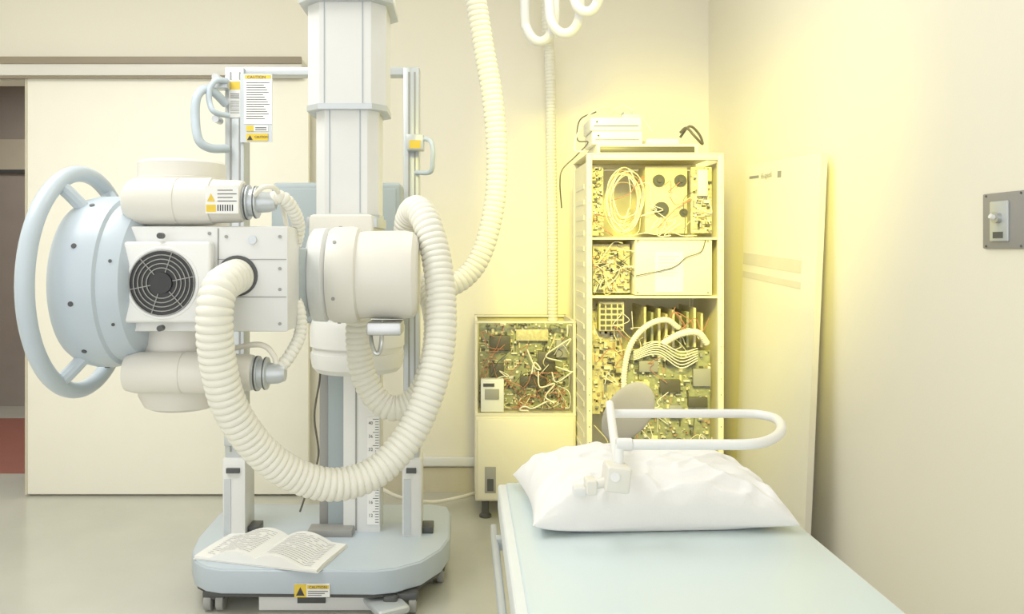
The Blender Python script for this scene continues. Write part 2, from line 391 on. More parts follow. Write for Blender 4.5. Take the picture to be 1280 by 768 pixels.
for (x0,x1) in ((X(281,3.15),X(305,3.15)),(X(504,3.15),X(524,3.15))):
    b=B(); b.box(x0,x1,3.15,3.24,0.17,Z(84,3.15),M_alu,0.004)
    b.box(x0+0.02,x0+0.026,3.147,3.151,0.5,Z(90,3.15),M_grey).box(x1-0.02,x1-0.014,3.147,3.151,0.5,Z(90,3.15),M_grey)
    b.box(x0-0.003,x1+0.010,3.13,3.27,0.17,Z(575,3.12),M_head,0.004)
    b.box(x0+0.004,x0+0.03,3.127,3.131,0.18,Z(600,3.12),M_alu)
    b.box(x0+0.014,x1-0.010,3.117,3.131,Z(592,3.12),Z(586,3.12),M_dark)
    b.box(x0-0.001,x1+0.002,3.14,3.26,Z(560,3.12),Z(546,3.12),M_alu,0.004)
    b.box(x1+0.01,x1+0.055,3.16,3.24,0.172,0.2,M_dark,0.004)
    b.done('column',st)
b=B(); b.box(X(281,3.15),X(524,3.15),3.16,3.23,Z(93,3.15),Z(83,3.15),M_alu,0.004); b.done('crossbar',st)
b=B(); 
b.box(X(410,3.2),X(430,3.2),3.2,3.3,0.17,1.5,M_blued,0.004).box(X(430,3.2),X(476,3.2),3.18,3.3,0.17,1.5,M_white,0.004)
b.box(X(445,3.2),X(447,3.2),3.177,3.181,0.18,0.9,M_grey)
b.box(X(398,3.2),X(410,3.2),3.22,3.3,0.17,1.1,M_grey,0.004)
b.box(X(384,3.12),X(440,3.12),3.12,3.2,0.172,0.2,M_grey,0.004)
b.done('centre_rail',st)
b=B(); yr=3.174
b.box(X(459,yr),X(474,yr),yr,3.182,Z(656,yr),Z(522,yr),M_paper)
for k in range(40):
    v=524+k*3.3; b.box(X(469 if k%5 else 466,yr),X(473.5,yr),yr-0.001,yr+0.001,Z(v+0.7,yr),Z(v,yr),M_ink)
for k in range(8):
    b.text(str(40-k*4),(X(460.5,yr),yr-0.001,Z(531+k*16.5,yr)),0.018,M_ink)
b.done('height_scale',st,label='white height scale with dark marks and numbers')
b=B(); b.box(X(338,2.95),X(502,2.95),2.95,3.08,Z(405,2.95),Z(228,2.95),M_blued,0.02,3)
b.box(X(345,2.95),X(495,2.95),2.945,2.952,Z(395,2.95),Z(236,2.95),M_blued,0.003)
b.box(-0.88,-0.25,3.08,3.16,1.2,1.35,M_alu,0.006)
b.box(-0.56,-0.32,3.07,3.2,1.1,1.5,M_grey,0.006)
b.done('detector_panel',st,label='blue-grey flat detector panel')
b=B(); b.rev([(Z(466,2.85),0.10),(Z(464,2.85),0.145),(Z(458,2.85),0.160),(Z(448,2.85),0.166),(Z(440,2.85),0.166),(Z(440,2.85),0.160),(Z(432,2.85),0.160),(Z(432,2.85),0.168),(Z(408,2.85),0.168),(Z(400,2.85),0.160)],(X(446,2.85),2.87,0),(0,0,1),M_white,48)
b.box(-0.5,-0.3,3.0,3.19,0.9,1.03,M_alu,0.006)
b.done('round_detector',st,label='white round detector drum')
def dhandle(pts,name,r=0.013): 
    b=B(); b.tube(pts,r,M_blue,seg=14); b.done(name,st)
dhandle([S(284,186,3.12),S(262,185,3.05),S(248,174,3.02),S(244,145,3.02),S(246,122,3.02),S(255,112,3.05),S(268,116,3.08),S(282,130,3.13)],'handle',0.017)
dhandle([S(286,145,3.1),S(268,140,3.05),S(262,128,3.05),S(262,112,3.05),S(270,101,3.06),S(284,101,3.1)],'handle',0.011)
b=B(); b.cyl(S(272,98,3.1)+Vector((0,-0.03,0)),S(272,98,3.1)+Vector((0,0.05,0)),0.014,M_metal).box(X(264,3.1),X(284,3.1),3.1,3.16,Z(110,3.1),Z(98,3.1),M_alu,0.004)
b.done('handle_pivot',st)
b=B(); b.cyl(S(272,150,3.1)+Vector((0,-0.03,0)),S(272,150,3.1)+Vector((0,0.03,0)),0.014,M_metal)
b.done('handle_pivot',st)
dhandle([S(520,216,3.15),S(538,215,3.08),S(541,200,3.06),S(541,185,3.06),S(536,175,3.08),S(518,173,3.15)],'handle',0.009)
b=B(); b.box(X(508,3.1),X(530,3.1),3.09,3.15,Z(188,3.1),Z(168,3.1),M_alu,0.005).box(X(512,3.1),X(526,3.1),3.087,3.09,Z(186,3.1),Z(176,3.1),M_yel)
b.done('handle_bracket',st)
b=B(); y=3.135
b.box(X(305,y),X(340,y),y,y+0.003,Z(155,y),Z(94,y),M_paper)
b.box(X(306,y),X(339,y),y-0.001,y+0.001,Z(98.5,y),Z(94,y),M_yel)
b.text('CAUTION',(X(309,y),y-0.0015,Z(98.2,y)),0.016,M_ink)
for k in range(16): b.box(X(308,y),X(337-(k*7)%9,y),y-0.001,y+0.001,Z(103.7+k*3,y),Z(103+k*3,y),M_ink)
b.box(X(308,y),X(335,y),y,y+0.003,Z(164,y),Z(157,y),M_paper).box(X(308,y),X(317,y),y-0.001,y+0.003,Z(164,y),Z(157,y),M_yel)
b.box(X(308,y),X(335,y),y,y+0.003,Z(176,y),Z(167,y),M_yel)
b.text('CAUTION',(X(318,y),y-0.0015,Z(172.5,y)),0.012,M_ink)
t=bmesh.new(); pv=[t.verts.new((X(u,y),y-0.0015,Z(v,y))) for u,v in ((309,175),(316,175),(312.5,169))]; t.faces.new(pv); b.merge(t,M_ink)
for k in range(2): b.box(X(319,y),X(333,y),y-0.001,y+0.001,Z(160.2+k*2.4,y),Z(159.2+k*2.4,y),M_ink)
b.box(X(300,y),X(340,y),y+0.003,y+0.006,Z(178,y),Z(92,y),M_alu)
b.done('instruction_label',st,label='white paper instruction label with yellow header')
b=B(); y=3.146
b.box(X(286,y),X(301,y),y,y+0.004,Z(147,y),Z(100,y),M_paper).box(X(287,y),X(300,y),y-0.001,y+0.001,Z(112,y),Z(102,y),M_yel)
for k in range(3): b.box(X(288,y),X(299,y),y-0.001,y+0.001,Z(118+k*2.4,y),Z(117.2+k*2.4,y),M_ink)
for k in range(7): b.box(X(288,y),X(299,y),y-0.001,y+0.001,Z(127+k*2.4,y),Z(126.2+k*2.4,y),M_inkl)
b.done('warning_label',st,label='small yellow and white warning label')
b=B(); b.tube([S(398,430,3.1),S(400,470,3.12),S(393,520,3.12),S(398,570,3.12),S(385,610,3.12),S(375,640,3.12)],0.004,M_cabd)
b.done('thin_cable',st)

# book
BKZ=0.1745
bk=thing('open_book',(X(340,2.96),2.96,BKZ),'open white paperback book lying on the stand base','book')
RB=Matrix.Rotation(math.radians(-15),3,'Z'); Wd,BD=0.242,0.255
def bz_(s): return 0.006+0.042*math.sin(math.pi*min(1,s*1.15+0.1))**0.8*(1-0.45*s)
def bookhalf(sgn,name):
    b=B(); t=bmesh.new(); NX,NY=16,6; g=[]
    for lay in (0,1):
        rows=[]
        for j in range(NY+1):
            row=[]
            for i in range(NX+1):
                s=i/NX; q=j/NY
                zt=max(bz_(s),0.012)+0.002*math.sin(q*5+s*6) if lay else 0.003
                row.append(t.verts.new((sgn*s*Wd,(q-0.5)*BD,zt)))
            rows.append(row)
        g.append(rows)
    for lay in (0,1):
        for j in range(NY):
            for i in range(NX): t.faces.new([g[lay][j][i],g[lay][j][i+1],g[lay][j+1][i+1],g[lay][j+1][i]])
    for j in range(NY):
        for i in (0,NX): t.faces.new([g[0][j][i],g[0][j+1][i],g[1][j+1][i],g[1][j][i]])
    for i in range(NX):
        for j in (0,NY): t.faces.new([g[0][j][i],g[0][j][i+1],g[1][j][i+1],g[1][j][i]])
    c0=Vector(bk.location)
    for v in t.verts: v.co=RB@v.co+c0
    bmesh.ops.recalc_face_normals(t,faces=t.faces[:])
    b.merge(t,M_paper)
    for k in range(15):
        y=-0.105+k*0.0145
        for i in range(2,14):
            s0=i/NX
            if random.random()<0.12: continue
            t=bmesh.new(); a=[]
            for (ss,yy) in ((s0,y),(s0+0.9/NX,y),(s0+0.9/NX,y+0.0025),(s0,y+0.0025)):
                a.append(t.verts.new(RB@Vector((sgn*ss*Wd,yy,max(bz_(ss),0.012)+0.0013+0.002*math.sin((yy/BD+0.5)*5+ss*6))) + c0))
            t.faces.new(a); b.merge(t,M_inkl)
    b.done(name,bk,recalc=False)
bookhalf(-1,'page_block'); bookhalf(1,'page_block')
b=B()
b.box(bk.location.x-0.246,bk.location.x+0.246,bk.location.y-0.13,bk.location.y+0.13,BKZ,BKZ+0.0015,M_paper,rot=RB); b.done('cover',bk)

# ------------------------------------------------------------------ electronics helpers
def board(b,x0,x1,z0,z1,y,n,base,dark=2):
    b.box(x0,x1,y,y+0.004,z0,z1,base)
    cols=[M_chip]*dark+[M_cap,M_cap,M_cop,M_grey,M_caby,M_rackin]
    for k in range(n):
        w=random.choice((0.004,0.006,0.009,0.012,0.018,0.028)); h=random.choice((0.003,0.005,0.007,0.012)); d=random.choice((0.004,0.008,0.014))
        if random.random()<0.4: w,h=h,w
        x=random.uniform(x0,max(x0,x1-w)); z=random.uniform(z0,max(z0,z1-h))
        b.box(x,x+w,y-d,y,z,z+h,random.choice(cols))
    for k in range(n//14):
        x=random.uniform(x0+0.01,x1-0.01); z=random.uniform(z0+0.01,z1-0.01)
        b.cyl((x,y,z),(x,y-0.018,z),0.005,random.choice((M_cap,M_grey)),10)
def wires(b,x0,x1,z0,z1,y0,y1,n,rs=(0.0012,0.0022),ms=None):
    ms=ms or (M_cabw,M_caby,M_cabd,M_cabr,M_cabw)
    for k in range(n):
        a=Vector((random.uniform(x0,x1),random.uniform(y0,y1),random.uniform(z0,z1)))
        pts=[a]
        for j in range(4):
            a=a+Vector((random.uniform(-0.08,0.08),0,random.uniform(-0.09,0.06)))
            a.x=min(max(a.x,x0),x1); a.z=min(max(a.z,z0),z1); a.y=random.uniform(y0,y1); pts.append(a)
        b.tube(pts,random.uniform(*rs),random.choice(ms),n=5,seg=6)

cx0,cx1=X(594,3.83),X(720,3.83); yF,yK=3.83,4.23
cab=thing('electronics_cabinet',((cx0+cx1)/2,4.03,0),'beige steel cabinet with exposed circuit boards in its open upper half','cabinet')
zt,zm=Z(402,3.83),Z(520,3.83)
b=B(); b.box(cx0,cx1,yF,yK,0.09,zm,M_cab,0.006)
b.box(cx0,cx0+0.012,yF+0.01,yK,zm,zt,M_cab).box(cx1-0.012,cx1,yF+0.01,yK,zm,zt,M_cab).box(cx0,cx1,yK-0.012,yK,zm,zt,M_rackin)
b.box(cx0,cx1,yF,yF+0.012,zm,zm+0.012,M_cab).box(cx0,cx1,yF+0.005,yF+0.017,zt-0.008,zt,M_cab).box(cx0,cx1,yK-0.03,yK,zt-0.01,zt,M_cab)
b.done('body',cab)
b=B(); b.box(cx0+0.01,cx1-0.01,yF-0.014,yF-0.001,0.10,zm-0.012,M_cab,0.005)
dr_=b.done('door',cab)
b=B(); b.box(X(606,3.8),X(620,3.8),yF-0.018,yF-0.012,Z(618,3.8),Z(585,3.8),M_grey,0.002).box(X(609,3.8),X(617,3.8),yF-0.021,yF-0.016,Z(615,3.8),Z(600,3.8),M_dark)
b.done('door_latch',dr_,label='grey recessed door latch')
for x in (cx0+0.05,cx1-0.05):
    for y in (yF+0.05,yK-0.05):
        b=B(); b.rev([(0,0.03),(0.01,0.03),(0.02,0.018),(0.095,0.018)],(x,y,0),(0,0,1),M_dark,20); b.done('foot',cab)
b=B(); board(b,cx0+0.02,cx1-0.02,zm+0.02,zt-0.015,yF+0.09,560,M_boardg,4)
for (u,v,w_,h_) in ((612,420,26,18),(645,412,40,14),(672,440,22,26),(612,455,18,16),(650,470,34,12),(695,425,14,22)):
    b.box(X(u,3.9),X(u+w_,3.9),yF+0.06,yF+0.09,Z(v+h_,3.9),Z(v,3.9),random.choice((M_chip,M_grey,M_boardy)),0.002)
b.done('circuit_board',cab,label='green circuit board crowded with components')
b=B(); b.box(X(601,3.83),X(630,3.83),yF+0.01,yF+0.08,zm+0.015,Z(475,3.83),M_white,0.004).box(X(606,3.83),X(624,3.83),yF+0.004,yF+0.011,Z(500,3.83),Z(487,3.83),M_grey,0.002)
b.box(X(604,3.83),X(618,3.83),yF+0.006,yF+0.011,Z(484,3.83),Z(480,3.83),M_dark)
b.done('power_supply',cab)
b=B(); wires(b,cx0+0.03,cx1-0.03,zm+0.03,zt-0.02,yF+0.02,yF+0.06,30)
wires(b,X(650,3.83),cx1-0.02,zm+0.02,zt-0.02,yF+0.01,yF+0.03,6,(0.0025,0.004),(M_cabw,))
wires(b,cx0+0.15,cx1-0.05,zm+0.03,zm+0.2,yF+0.02,yF+0.05,14,(0.0015,0.0025),(M_cabr,M_cabd,M_cabr))
o=b.done('wiring',cab); o['kind']='stuff'

rx0,rx1=0.530,1.13; ry0,ry1=3.5,3.95; rz1=Z(193,3.5)
rk=thing('electronics_rack',((rx0+rx1)/2,3.72,0),'tall open cream metal rack packed with circuit boards and cables','rack')
b=B()
for x in (rx0,rx1-0.024):
    for y in (ry0,ry1-0.03): b.box(x,x+0.024,y,y+0.03,0.0,rz1,M_rack,0.003)
for y in (ry0,ry1-0.03):
    for z in (0.02,rz1-0.024): b.box(rx0+0.024,rx1-0.024,y,y+0.03,z,z+0.024,M_rack,0.003)
b.box(rx0,rx1,ry0,ry1,rz1,rz1+0.006,M_rack,0.002)
b.box(rx0+0.004,rx0+0.01,ry0+0.03,ry1-0.03,0.05,rz1-0.03,M_rack)
for k in range(22): 
    z=0.1+k*0.07; b.box(rx0+0.001,rx0+0.0045,ry0+0.1,ry1-0.1,z,z+0.02,M_cab)
    b.cyl((rx0+0.012,ry0,z),(rx0+0.012,ry0-0.0015,z),0.003,M_grey,8); b.cyl((rx1-0.012,ry0,z),(rx1-0.012,ry0-0.0015,z),0.003,M_grey,8)
b.box(rx1-0.01,rx1-0.004,ry0+0.03,ry1-0.03,0.05,rz1-0.03,M_rack)
b.box(rx0+0.03,rx1-0.03,ry1-0.02,ry1-0.01,0.05,rz1-0.03,M_rack)
b.done('frame',rk)
ys=3.53
for v in (297,370): 
    b=B(); b.box(rx0+0.01,rx1-0.01,ys-0.02,ry1-0.03,Z(v,ys)-0.010,Z(v,ys),M_rack,0.003); b.done('shelf',rk)
zs1,zs2=Z(297,ys),Z(370,ys)
b=B(); board(b,rx0+0.035,X(757,ys),zs1+0.01,rz1-0.04,ys+0.06,110,M_boardy); b.done('circuit_board',rk)
b=B(); board(b,X(866,ys),rx1-0.035,zs1+0.02,rz1-0.05,ys+0.03,100,M_boardy)
b.box(X(872,ys),X(884,ys),ys-0.01,ys+0.03,Z(245,ys),Z(212,ys),M_cap,0.003); b.done('circuit_board',rk)
b=B(); b.box(X(810,ys),X(864,ys),ys+0.06,ys+0.2,Z(292,ys),Z(206,ys),M_rackin,0.004)
for (u,v,r) in ((823,226,.027),(850,226,.027),(826,262,.034),(854,266,.018)):
    p=S(u,v,ys+0.06); b.cyl(p,p-Vector((0,0.012,0)),r,M_chip,24); b.cyl(p-Vector((0,0.012,0)),p-Vector((0,0.014,0)),r*0.85,M_dark,20); b.cyl(p-Vector((0,0.013,0)),p-Vector((0,0.022,0)),r*0.35,M_chip,16)
b.done('fan_module',rk)
b=B()
for k in range(12):
    rr=random.uniform(0.8,1.15); cc=S(780+random.uniform(-4,4),250+random.uniform(-6,6),ys+0.02+0.002*(k%3)); ph=random.uniform(0,6)
    pts=[cc+Vector((math.cos(a)*(0.066*rr+0.006*math.sin(2*a+ph)),random.uniform(-.002,.002),math.sin(a)*(0.118*rr+0.008*math.sin(3*a+ph)))) for a in [2*math.pi*i/40 for i in range(40)]]
    b.sweep(pts,0.0021,(M_caby,M_cabw,M_cop)[k%3],6,closed=True)
b.done('cable_coil',rk,label='coil of yellowish cable')
b=B(); wires(b,rx0+0.04,rx1-0.04,zs1+0.01,rz1-0.05,ys,ys+0.05,20); o=b.done('wiring',rk); o['kind']='stuff'
b=B(); board(b,rx0+0.04,X(790,ys),zs2+0.01,zs1-0.03,ys+0.05,150,M_boardy); b.done('circuit_board',rk)
b=B(); b.box(X(793,ys),X(889,ys),ys-0.012,ys+0.25,zs2+0.004,zs1-0.012,M_cab,0.003)
for u,v in ((797,302),(885,302),(797,366),(885,366)): 
    p=S(u,v,ys-0.012); b.cyl(p,p-Vector((0,0.003,0)),0.005,M_grey,10)
b.done('power_module',rk,label='plain cream metal module')
b=B(); b.box(X(818,ys),X(853,ys),ys-0.015,ys-0.0125,Z(365,ys),Z(315,ys),M_paper)
for k in range(7): b.box(X(822,ys),X(848-(k*5)%8,ys),ys-0.016,ys-0.015,Z(321+k*4,ys),Z(320.6+k*4,ys),M_inkl)
b.done('paper_note',rk)
b=B(); wires(b,rx0+0.04,X(800,ys),zs2+0.01,zs1-0.02,ys-0.01,ys+0.04,16)
b.tube([S(882,300,ys-0.02),S(876,315,ys-0.025),S(858,322,ys-0.025),S(840,335,ys-0.025),S(795,345,ys-0.025)],0.0025,M_cabd,seg=6); o=b.done('wiring',rk); o['kind']='stuff'
b=B(); board(b,rx0+0.04,X(783,ys),0.55,zs2-0.03,ys+0.1,200,M_boardy); b.done('circuit_board',rk)
b=B(); board(b,X(785,ys),rx1-0.04,0.36,Z(440,ys),ys+0.04,330,M_boardg,2)
for (u,v,w_,h_) in ((800,452,24,14),(835,448,36,10),(868,462,22,22),(795,478,18,20),(826,476,26,16),(862,498,24,12),(800,512,30,10),(838,508,16,16)):
    b.box(X(u,ys),X(u+w_,ys),ys+0.015,ys+0.04,Z(v+h_,ys),Z(v,ys),random.choice((M_chip,M_grey,M_boardy,M_cap)),0.002)
b.done('circuit_board',rk)
b=B()
for k in range(9): b.box(X(808+k*9,ys),X(811+k*9,ys),ys+0.05,ys+0.3,Z(436,ys),Z(385+(k*7)%12,ys),random.choice((M_boardy,M_boardg,M_rackin)))
b.box(X(750,ys),X(782,ys),ys+0.03,ys+0.09,Z(415,ys),Z(378,ys),M_rackin,0.004)
for i in range(4):
    for j in range(5): b.box(X(752+i*7.4,ys),X(757.5+i*7.4,ys),ys+0.024,ys+0.031,Z(385+j*7,ys),Z(381+j*7,ys),M_chip)
b.done('card_cage',rk)
b=B()
b.hose([S(782,512,ys),S(780,470,ys-0.01),S(788,432,ys-0.02),S(808,408,ys-0.02),S(832,400,ys),S(848,410,ys+0.03)],0.013,M_cabw,pitch=0.012,depth=0.002,seg=14)
for k in range(6): b.tube([S(792,440+k*2,ys),S(822,428+k*3,ys-0.02),S(850,440+k*4,ys-0.01),S(872,436+k*3,ys)],0.0025,M_cabw,seg=8)
b.done('flexible_conduit',rk)
b=B(); 
b.hose([S(828,430,ys),S(850,418,ys-0.01),S(872,416,ys-0.01),S(884,430,ys+0.01)],0.015,M_cabw,pitch=0.012,depth=0.002,seg=14)
b.done('flexible_conduit',rk)
b=B(); wires(b,rx0+0.04,rx1-0.04,0.4,zs2-0.03,ys-0.01,ys+0.04,30); o=b.done('wiring',rk); o['kind']='stuff'
zt2=rz1+0.006
g=thing('disc_drive',(X(825,3.68),3.7,zt2),'flat grey drive unit with dark front on the rack','electronic device')
b=B(); b.box(X(745,3.6),X(872,3.6),3.58,3.86,zt2,zt2+0.05,M_cab,0.004); b.done('case',g)
b=B(); b.box(X(750,3.58),X(868,3.58),3.574,3.581,zt2+0.012,zt2+0.038,M_chip,0.002); b.done('front_panel',g)
for k,(z0,u0,u1) in enumerate(((zt2+0.05,740,803),(zt2+0.112,738,802))):
    g=thing('white_box_device',(X(771,3.66),3.72,z0),'small white boxy electronic device stacked on top of the rack','electronic device'); g['group']='white boxes stacked on the rack'
    b=B(); b.box(X(u0,3.6),X(u1,3.6),3.6,3.82,z0,z0+0.061,M_white,0.006); b.done('case',g)
    b=B(); b.box(X(u0+4,3.6),X(u1-4,3.6),3.5975,3.601,z0+0.02,z0+0.023,M_dark).cyl((X(u0+8,3.6),3.601,z0+0.04),(X(u0+8,3.6),3.597,z0+0.04),0.005,M_dark,12); b.done('front_trim',g)
g=thing('power_adapter',(X(828,3.66),3.70,zt2+0.05),'white power adapter with a black looped cable','power adapter')
b=B(); b.box(X(808,3.65),X(850,3.65),3.66,3.76,zt2+0.05,zt2+0.085,M_white,0.006); b.done('case',g)
b=B(); b.tube([S(850,172,3.68),S(862,158,3.66),S(874,168,3.66),S(878,180,3.62),S(868,170,3.60),S(858,160,3.62),S(850,166,3.64)],0.006,M_cabd); b.done('cable',g)
for pts,m,lb in (([S(745,140,3.7),S(725,150,3.65),S(722,175,3.55),S(735,178,3.52),S(720,195,3.5),S(703,212,3.49),S(700,230,3.5),S(702,260,3.6)],M_cabd,'thin dark cable hanging off the rack top'),
    ([S(775,142,3.75),S(755,134,3.7),S(730,150,3.62),S(718,185,3.48),S(730,190,3.47)],M_cabw,'thin white cable drooping from the white devices'),
    ([S(760,147,3.8),S(775,133,3.75),S(790,137,3.74),S(800,145,3.75),S(815,165,3.7)],M_cabw,'thin white cable arching behind the white devices')):
    b=B(); b.tube(pts,0.003,m); b.done('loose_cable',None,lb,'cable')
g=B(); g.box(X(776,3.72),X(798,3.72),3.68,3.78,zt2+0.174,zt2+0.20,M_cab,0.005).box(X(778,3.72),X(790,3.72),3.69,3.75,zt2+0.20,zt2+0.215,M_blued,0.003)
g.done('small_connector_box',None,'small pale connector box on the white devices','electronic device')

# ------------------------------------------------------------------ conduit & coil
b=B()
b.hose([S(691,402,4.2),S(691,300,4.2),S(689,180,4.2),S(687,70,4.2),S(683,20,4.1),S(681,-150,4.1)],0.027,M_hose,pitch=0.018,depth=0.003,seg=20)
b.done('wall_conduit',None,'cream corrugated conduit running down the wall to the cabinet','conduit')
b=B()
def loop(cu,cv,ru,rv,y,a0,a1,n=26): return [S(cu+ru*math.cos(a0+(a1-a0)*k/n),cv+rv*math.sin(a0+(a1-a0)*k/n),y-0.05*k/n) for k in range(n+1)]
pts=[S(655,-176,3.46),S(655,-60,3.46)]+loop(675,18,19,34,3.5,math.pi*1.0,-0.1,14)[1:]+[S(692,-20,3.46),S(686,-10,3.42)]+loop(706,14,19,28,3.4,math.pi,-0.1,12)+[S(722,-20,3.36),S(716,-22,3.33)]+loop(733,-5,15,20,3.3,math.pi,0,12)+[S(748,-60,3.25),S(748,-200,3.25)]
b.sweep(resample(catmull(pts,4),0.01),0.021,M_white,14)
b.done('ceiling_cable',None,'thick white cable looping down from the ceiling','cable')
b=B(); b.tube([S(478,612,3.95),S(500,622,3.9)*1.0,S(540,628,3.95),S(575,622,4.02),S(597,616,4.1)],0.009,M_cabw)
b.done('floor_cable',None,'white cable lying on the floor near the wall','cable')

# ------------------------------------------------------------------ leaning panel
g=thing('leaning_board',(1.22,3.2,0),'tall cream board leaning against the wall','board')
A=[(1.16,2.77,0.0),(1.215,3.62,0.0),(1.268,3.62,Z(207,3.62)),(1.250,2.81,Z(191,2.81))]
def onp(s,h):
    n=Vector(A[0]).lerp(Vector(A[3]),h); f=Vector(A[1]).lerp(Vector(A[2]),h); return n.lerp(f,s)
def patch(b,s0,s1,h0,h1,off,th,m,me,n=16):
    t=bmesh.new(); te=bmesh.new()
    pt=lambda i,j,d: onp(s0+(s1-s0)*i/n,h0+(h1-h0)*j/n)+Vector((d,0,0))
    for d in (-off,th-off):
        G=[[t.verts.new(pt(i,j,d)) for i in range(n+1)] for j in range(n+1)]
        for j in range(n):
            for i in range(n):
                f=[G[j][i],G[j][i+1],G[j+1][i+1],G[j+1][i]]; t.faces.new(f if d==-off else f[::-1])
    b.merge(t,m)
    for k in range(n):
        for q in (((k,0),(k+1,0)),((k,n),(k+1,n)),((0,k),(0,k+1)),((n,k),(n,k+1))):
            te.faces.new([te.verts.new(p) for p in (pt(*q[0],-off),pt(*q[1],-off),pt(*q[1],th-off),pt(*q[0],th-off))])
    b.merge(te,me)
    bmesh.ops.remove_doubles(b.bm,verts=b.bm.verts[:],dist=1e-6)
b=B(); patch(b,0,1,0,1,0.0,0.022,M_panel,M_pedge); b.done('board_sheet',g)
for s0,s1,h0,h1 in ((0.16,0.99,0.735,0.765),(0.16,0.99,0.70,0.716)):
    b=B(); patch(b,s0,s1,h0,h1,0.001,0.0008,M_stripe,M_stripe,8); b.done('board_stripe',g,label='pale grey stripe')
p=onp(0.74,0.958)
b=B(); b.text('Hi-speed',(p.x-0.003,p.y,p.z),0.036,M_grey,(math.pi/2,0,-math.pi/2-0.03)); b.done('lettering',g)
for s0,s1,h0,h1 in ((0.78,0.93,0.962,0.969),(0.46,0.51,0.957,0.973)):
    b=B(); patch(b,s0,s1,h0,h1,0.001,0.0008,M_inkl,M_inkl,4); b.done('printed_mark',g)

g=thing('wall_switch',(XR-0.01,1.93,Z(312,1.93)),'grey metal wall switch plate with a central toggle','switch')
b=B(); b.box(XR-0.008,XR,1.845,2.0,Z(311,2.0),Z(243,2.0),M_switch,0.003)
for y in (1.86,1.985):
    for z in (Z(246,2.0),Z(308,2.0)): b.cyl((XR-0.008,y,z),(XR-0.0095,y,z),0.003,M_dark,10)
b.done('plate',g)
b=B(); b.box(XR-0.014,XR-0.007,1.90,1.965,Z(302,1.95),Z(252,1.95),M_alu,0.003)
b.cyl((XR-0.013,1.932,Z(272,1.93)),(XR-0.024,1.932,Z(272,1.93)),0.014,M_metal,20).cyl((XR-0.024,1.932,Z(272,1.93)),(XR-0.034,1.932,Z(270,1.93)),0.006,M_white,12)
b.box(XR-0.0155,XR-0.013,1.915,1.95,Z(298,1.93),Z(290,1.93),M_dark); b.done('toggle',g)

# ------------------------------------------------------------------ BED
bx0,bx1=0.080,0.713; by0,by1=0.1,2.0; bz=0.72
bed=thing('treatment_table',((bx0+bx1)/2,1.05,0),'white patient table with pale blue-green vinyl top','bed')
b=B(); b.box(bx0+0.02,bx1-0.012,by0+0.02,by1-0.015,bz-0.03,bz,M_bedtop,0.006,3); b.done('mattress_top',bed,label='pale blue-green vinyl top')
b=B(); b.box(bx0,bx1,by0,by1,bz-0.075,bz-0.008,M_bedfr,0.008,3)
b.box(bx0-0.02,bx0-0.005,by0+0.05,by1-0.08,bz-0.11,bz-0.08,M_alu,0.004)
b.box(bx0+0.03,bx1-0.03,by0+0.1,by1-0.1,bz-0.13,bz-0.07,M_bedfr,0.006)
for y in (0.4,1.1,1.8): b.box(bx0-0.01,bx0+0.04,y,y+0.03,bz-0.10,bz-0.075,M_alu)
b.done('frame',bed)
for x in (bx0+0.06,bx1-0.11):
    for y in (by0+0.15,by1-0.2):
        b=B(); b.box(x,x+0.05,y,y+0.05,0.08,bz-0.12,M_bedfr,0.006); b.cyl((x+0.012,y+0.025,0.04),(x+0.038,y+0.025,0.04),0.04,M_dark,24,0.005).box(x+0.005,x+0.045,y+0.005,y+0.045,0.06,0.09,M_metal,0.004); b.done('leg',bed)
b=B(); b.box(bx0+0.07,bx1-0.07,by0+0.2,by1-0.2,0.22,0.26,M_bedfr,0.006); b.done('lower_shelf',bed)

# pillow
t=bmesh.new(); NU,NV=160,110; W,D,T=0.548,0.365,0.102
R=Matrix.Rotation(math.radians(3.0),3,'Z'); pc=Vector((0.398,1.795,bz+0.001))
def pil(u,v,side):
    a=max(0,1-abs(u)**3.0); c=max(0,1-abs(v)**3.0); h=(a*c)**0.5
    x=u*W/2*(1-0.06*(1-v*v)*u*u); y=v*D/2*(1-0.07*(1-u*u)*v*v)
    rim=min(1,h*2.0)
    if side>0:
        z=0.026+T*h
        n1=noise.noise(Vector((u*2.2+v*1.5,v*3-u*2,1.3)))
        cor=math.hypot(abs(u)-1,abs(v)-1); an=math.atan2(1-abs(v),1-abs(u))
        wr=math.sin(an*13+n1*4)*math.exp(-cor*1.8)*0.006
        q=Vector((u*1.8+0.8*noise.noise(Vector((u*2,v*2,7))),v*2.6+u*1.5,4.2+n1))
        rg=math.exp(-(noise.noise(q)*5.0)**2)
        q2=Vector((u*3.0-v*2.5,v*2+u*1.2,9.1)); rg2=math.exp(-(noise.noise(q2)*6.0)**2)
        z+=(n1*0.009+wr+rg*0.006+rg2*0.004-0.005)*rim
        y-= 0.012*max(0,-v)*h
    else:
        z=0.026-0.025*min(1,h*1.8)
        y-= 0.012*max(0,-v)*h
    z+=0.010*math.sin(u*4+1)*(1-rim)
    return R@Vector((x,y,max(z,0.0)))+pc
gr=[]
for side in (1,-1):
    gr.append([[t.verts.new(pil(-1+2*i/NU,-1+2*j/NV,side)) for i in range(NU+1)] for j in range(NV+1)])
for s in (0,1):
    for j in range(NV):
        for i in range(NU):
            f=[gr[s][j][i],gr[s][j][i+1],gr[s][j+1][i+1],gr[s][j+1][i]]
            t.faces.new(f if s==0 else f[::-1])
bmesh.ops.remove_doubles(t,verts=t.verts[:],dist=1e-5)
b=B(); b.merge(t,M_pillow); b.done('pillow',None,'plump white cotton pillow with creased cover on the table','pillow',angle=80)

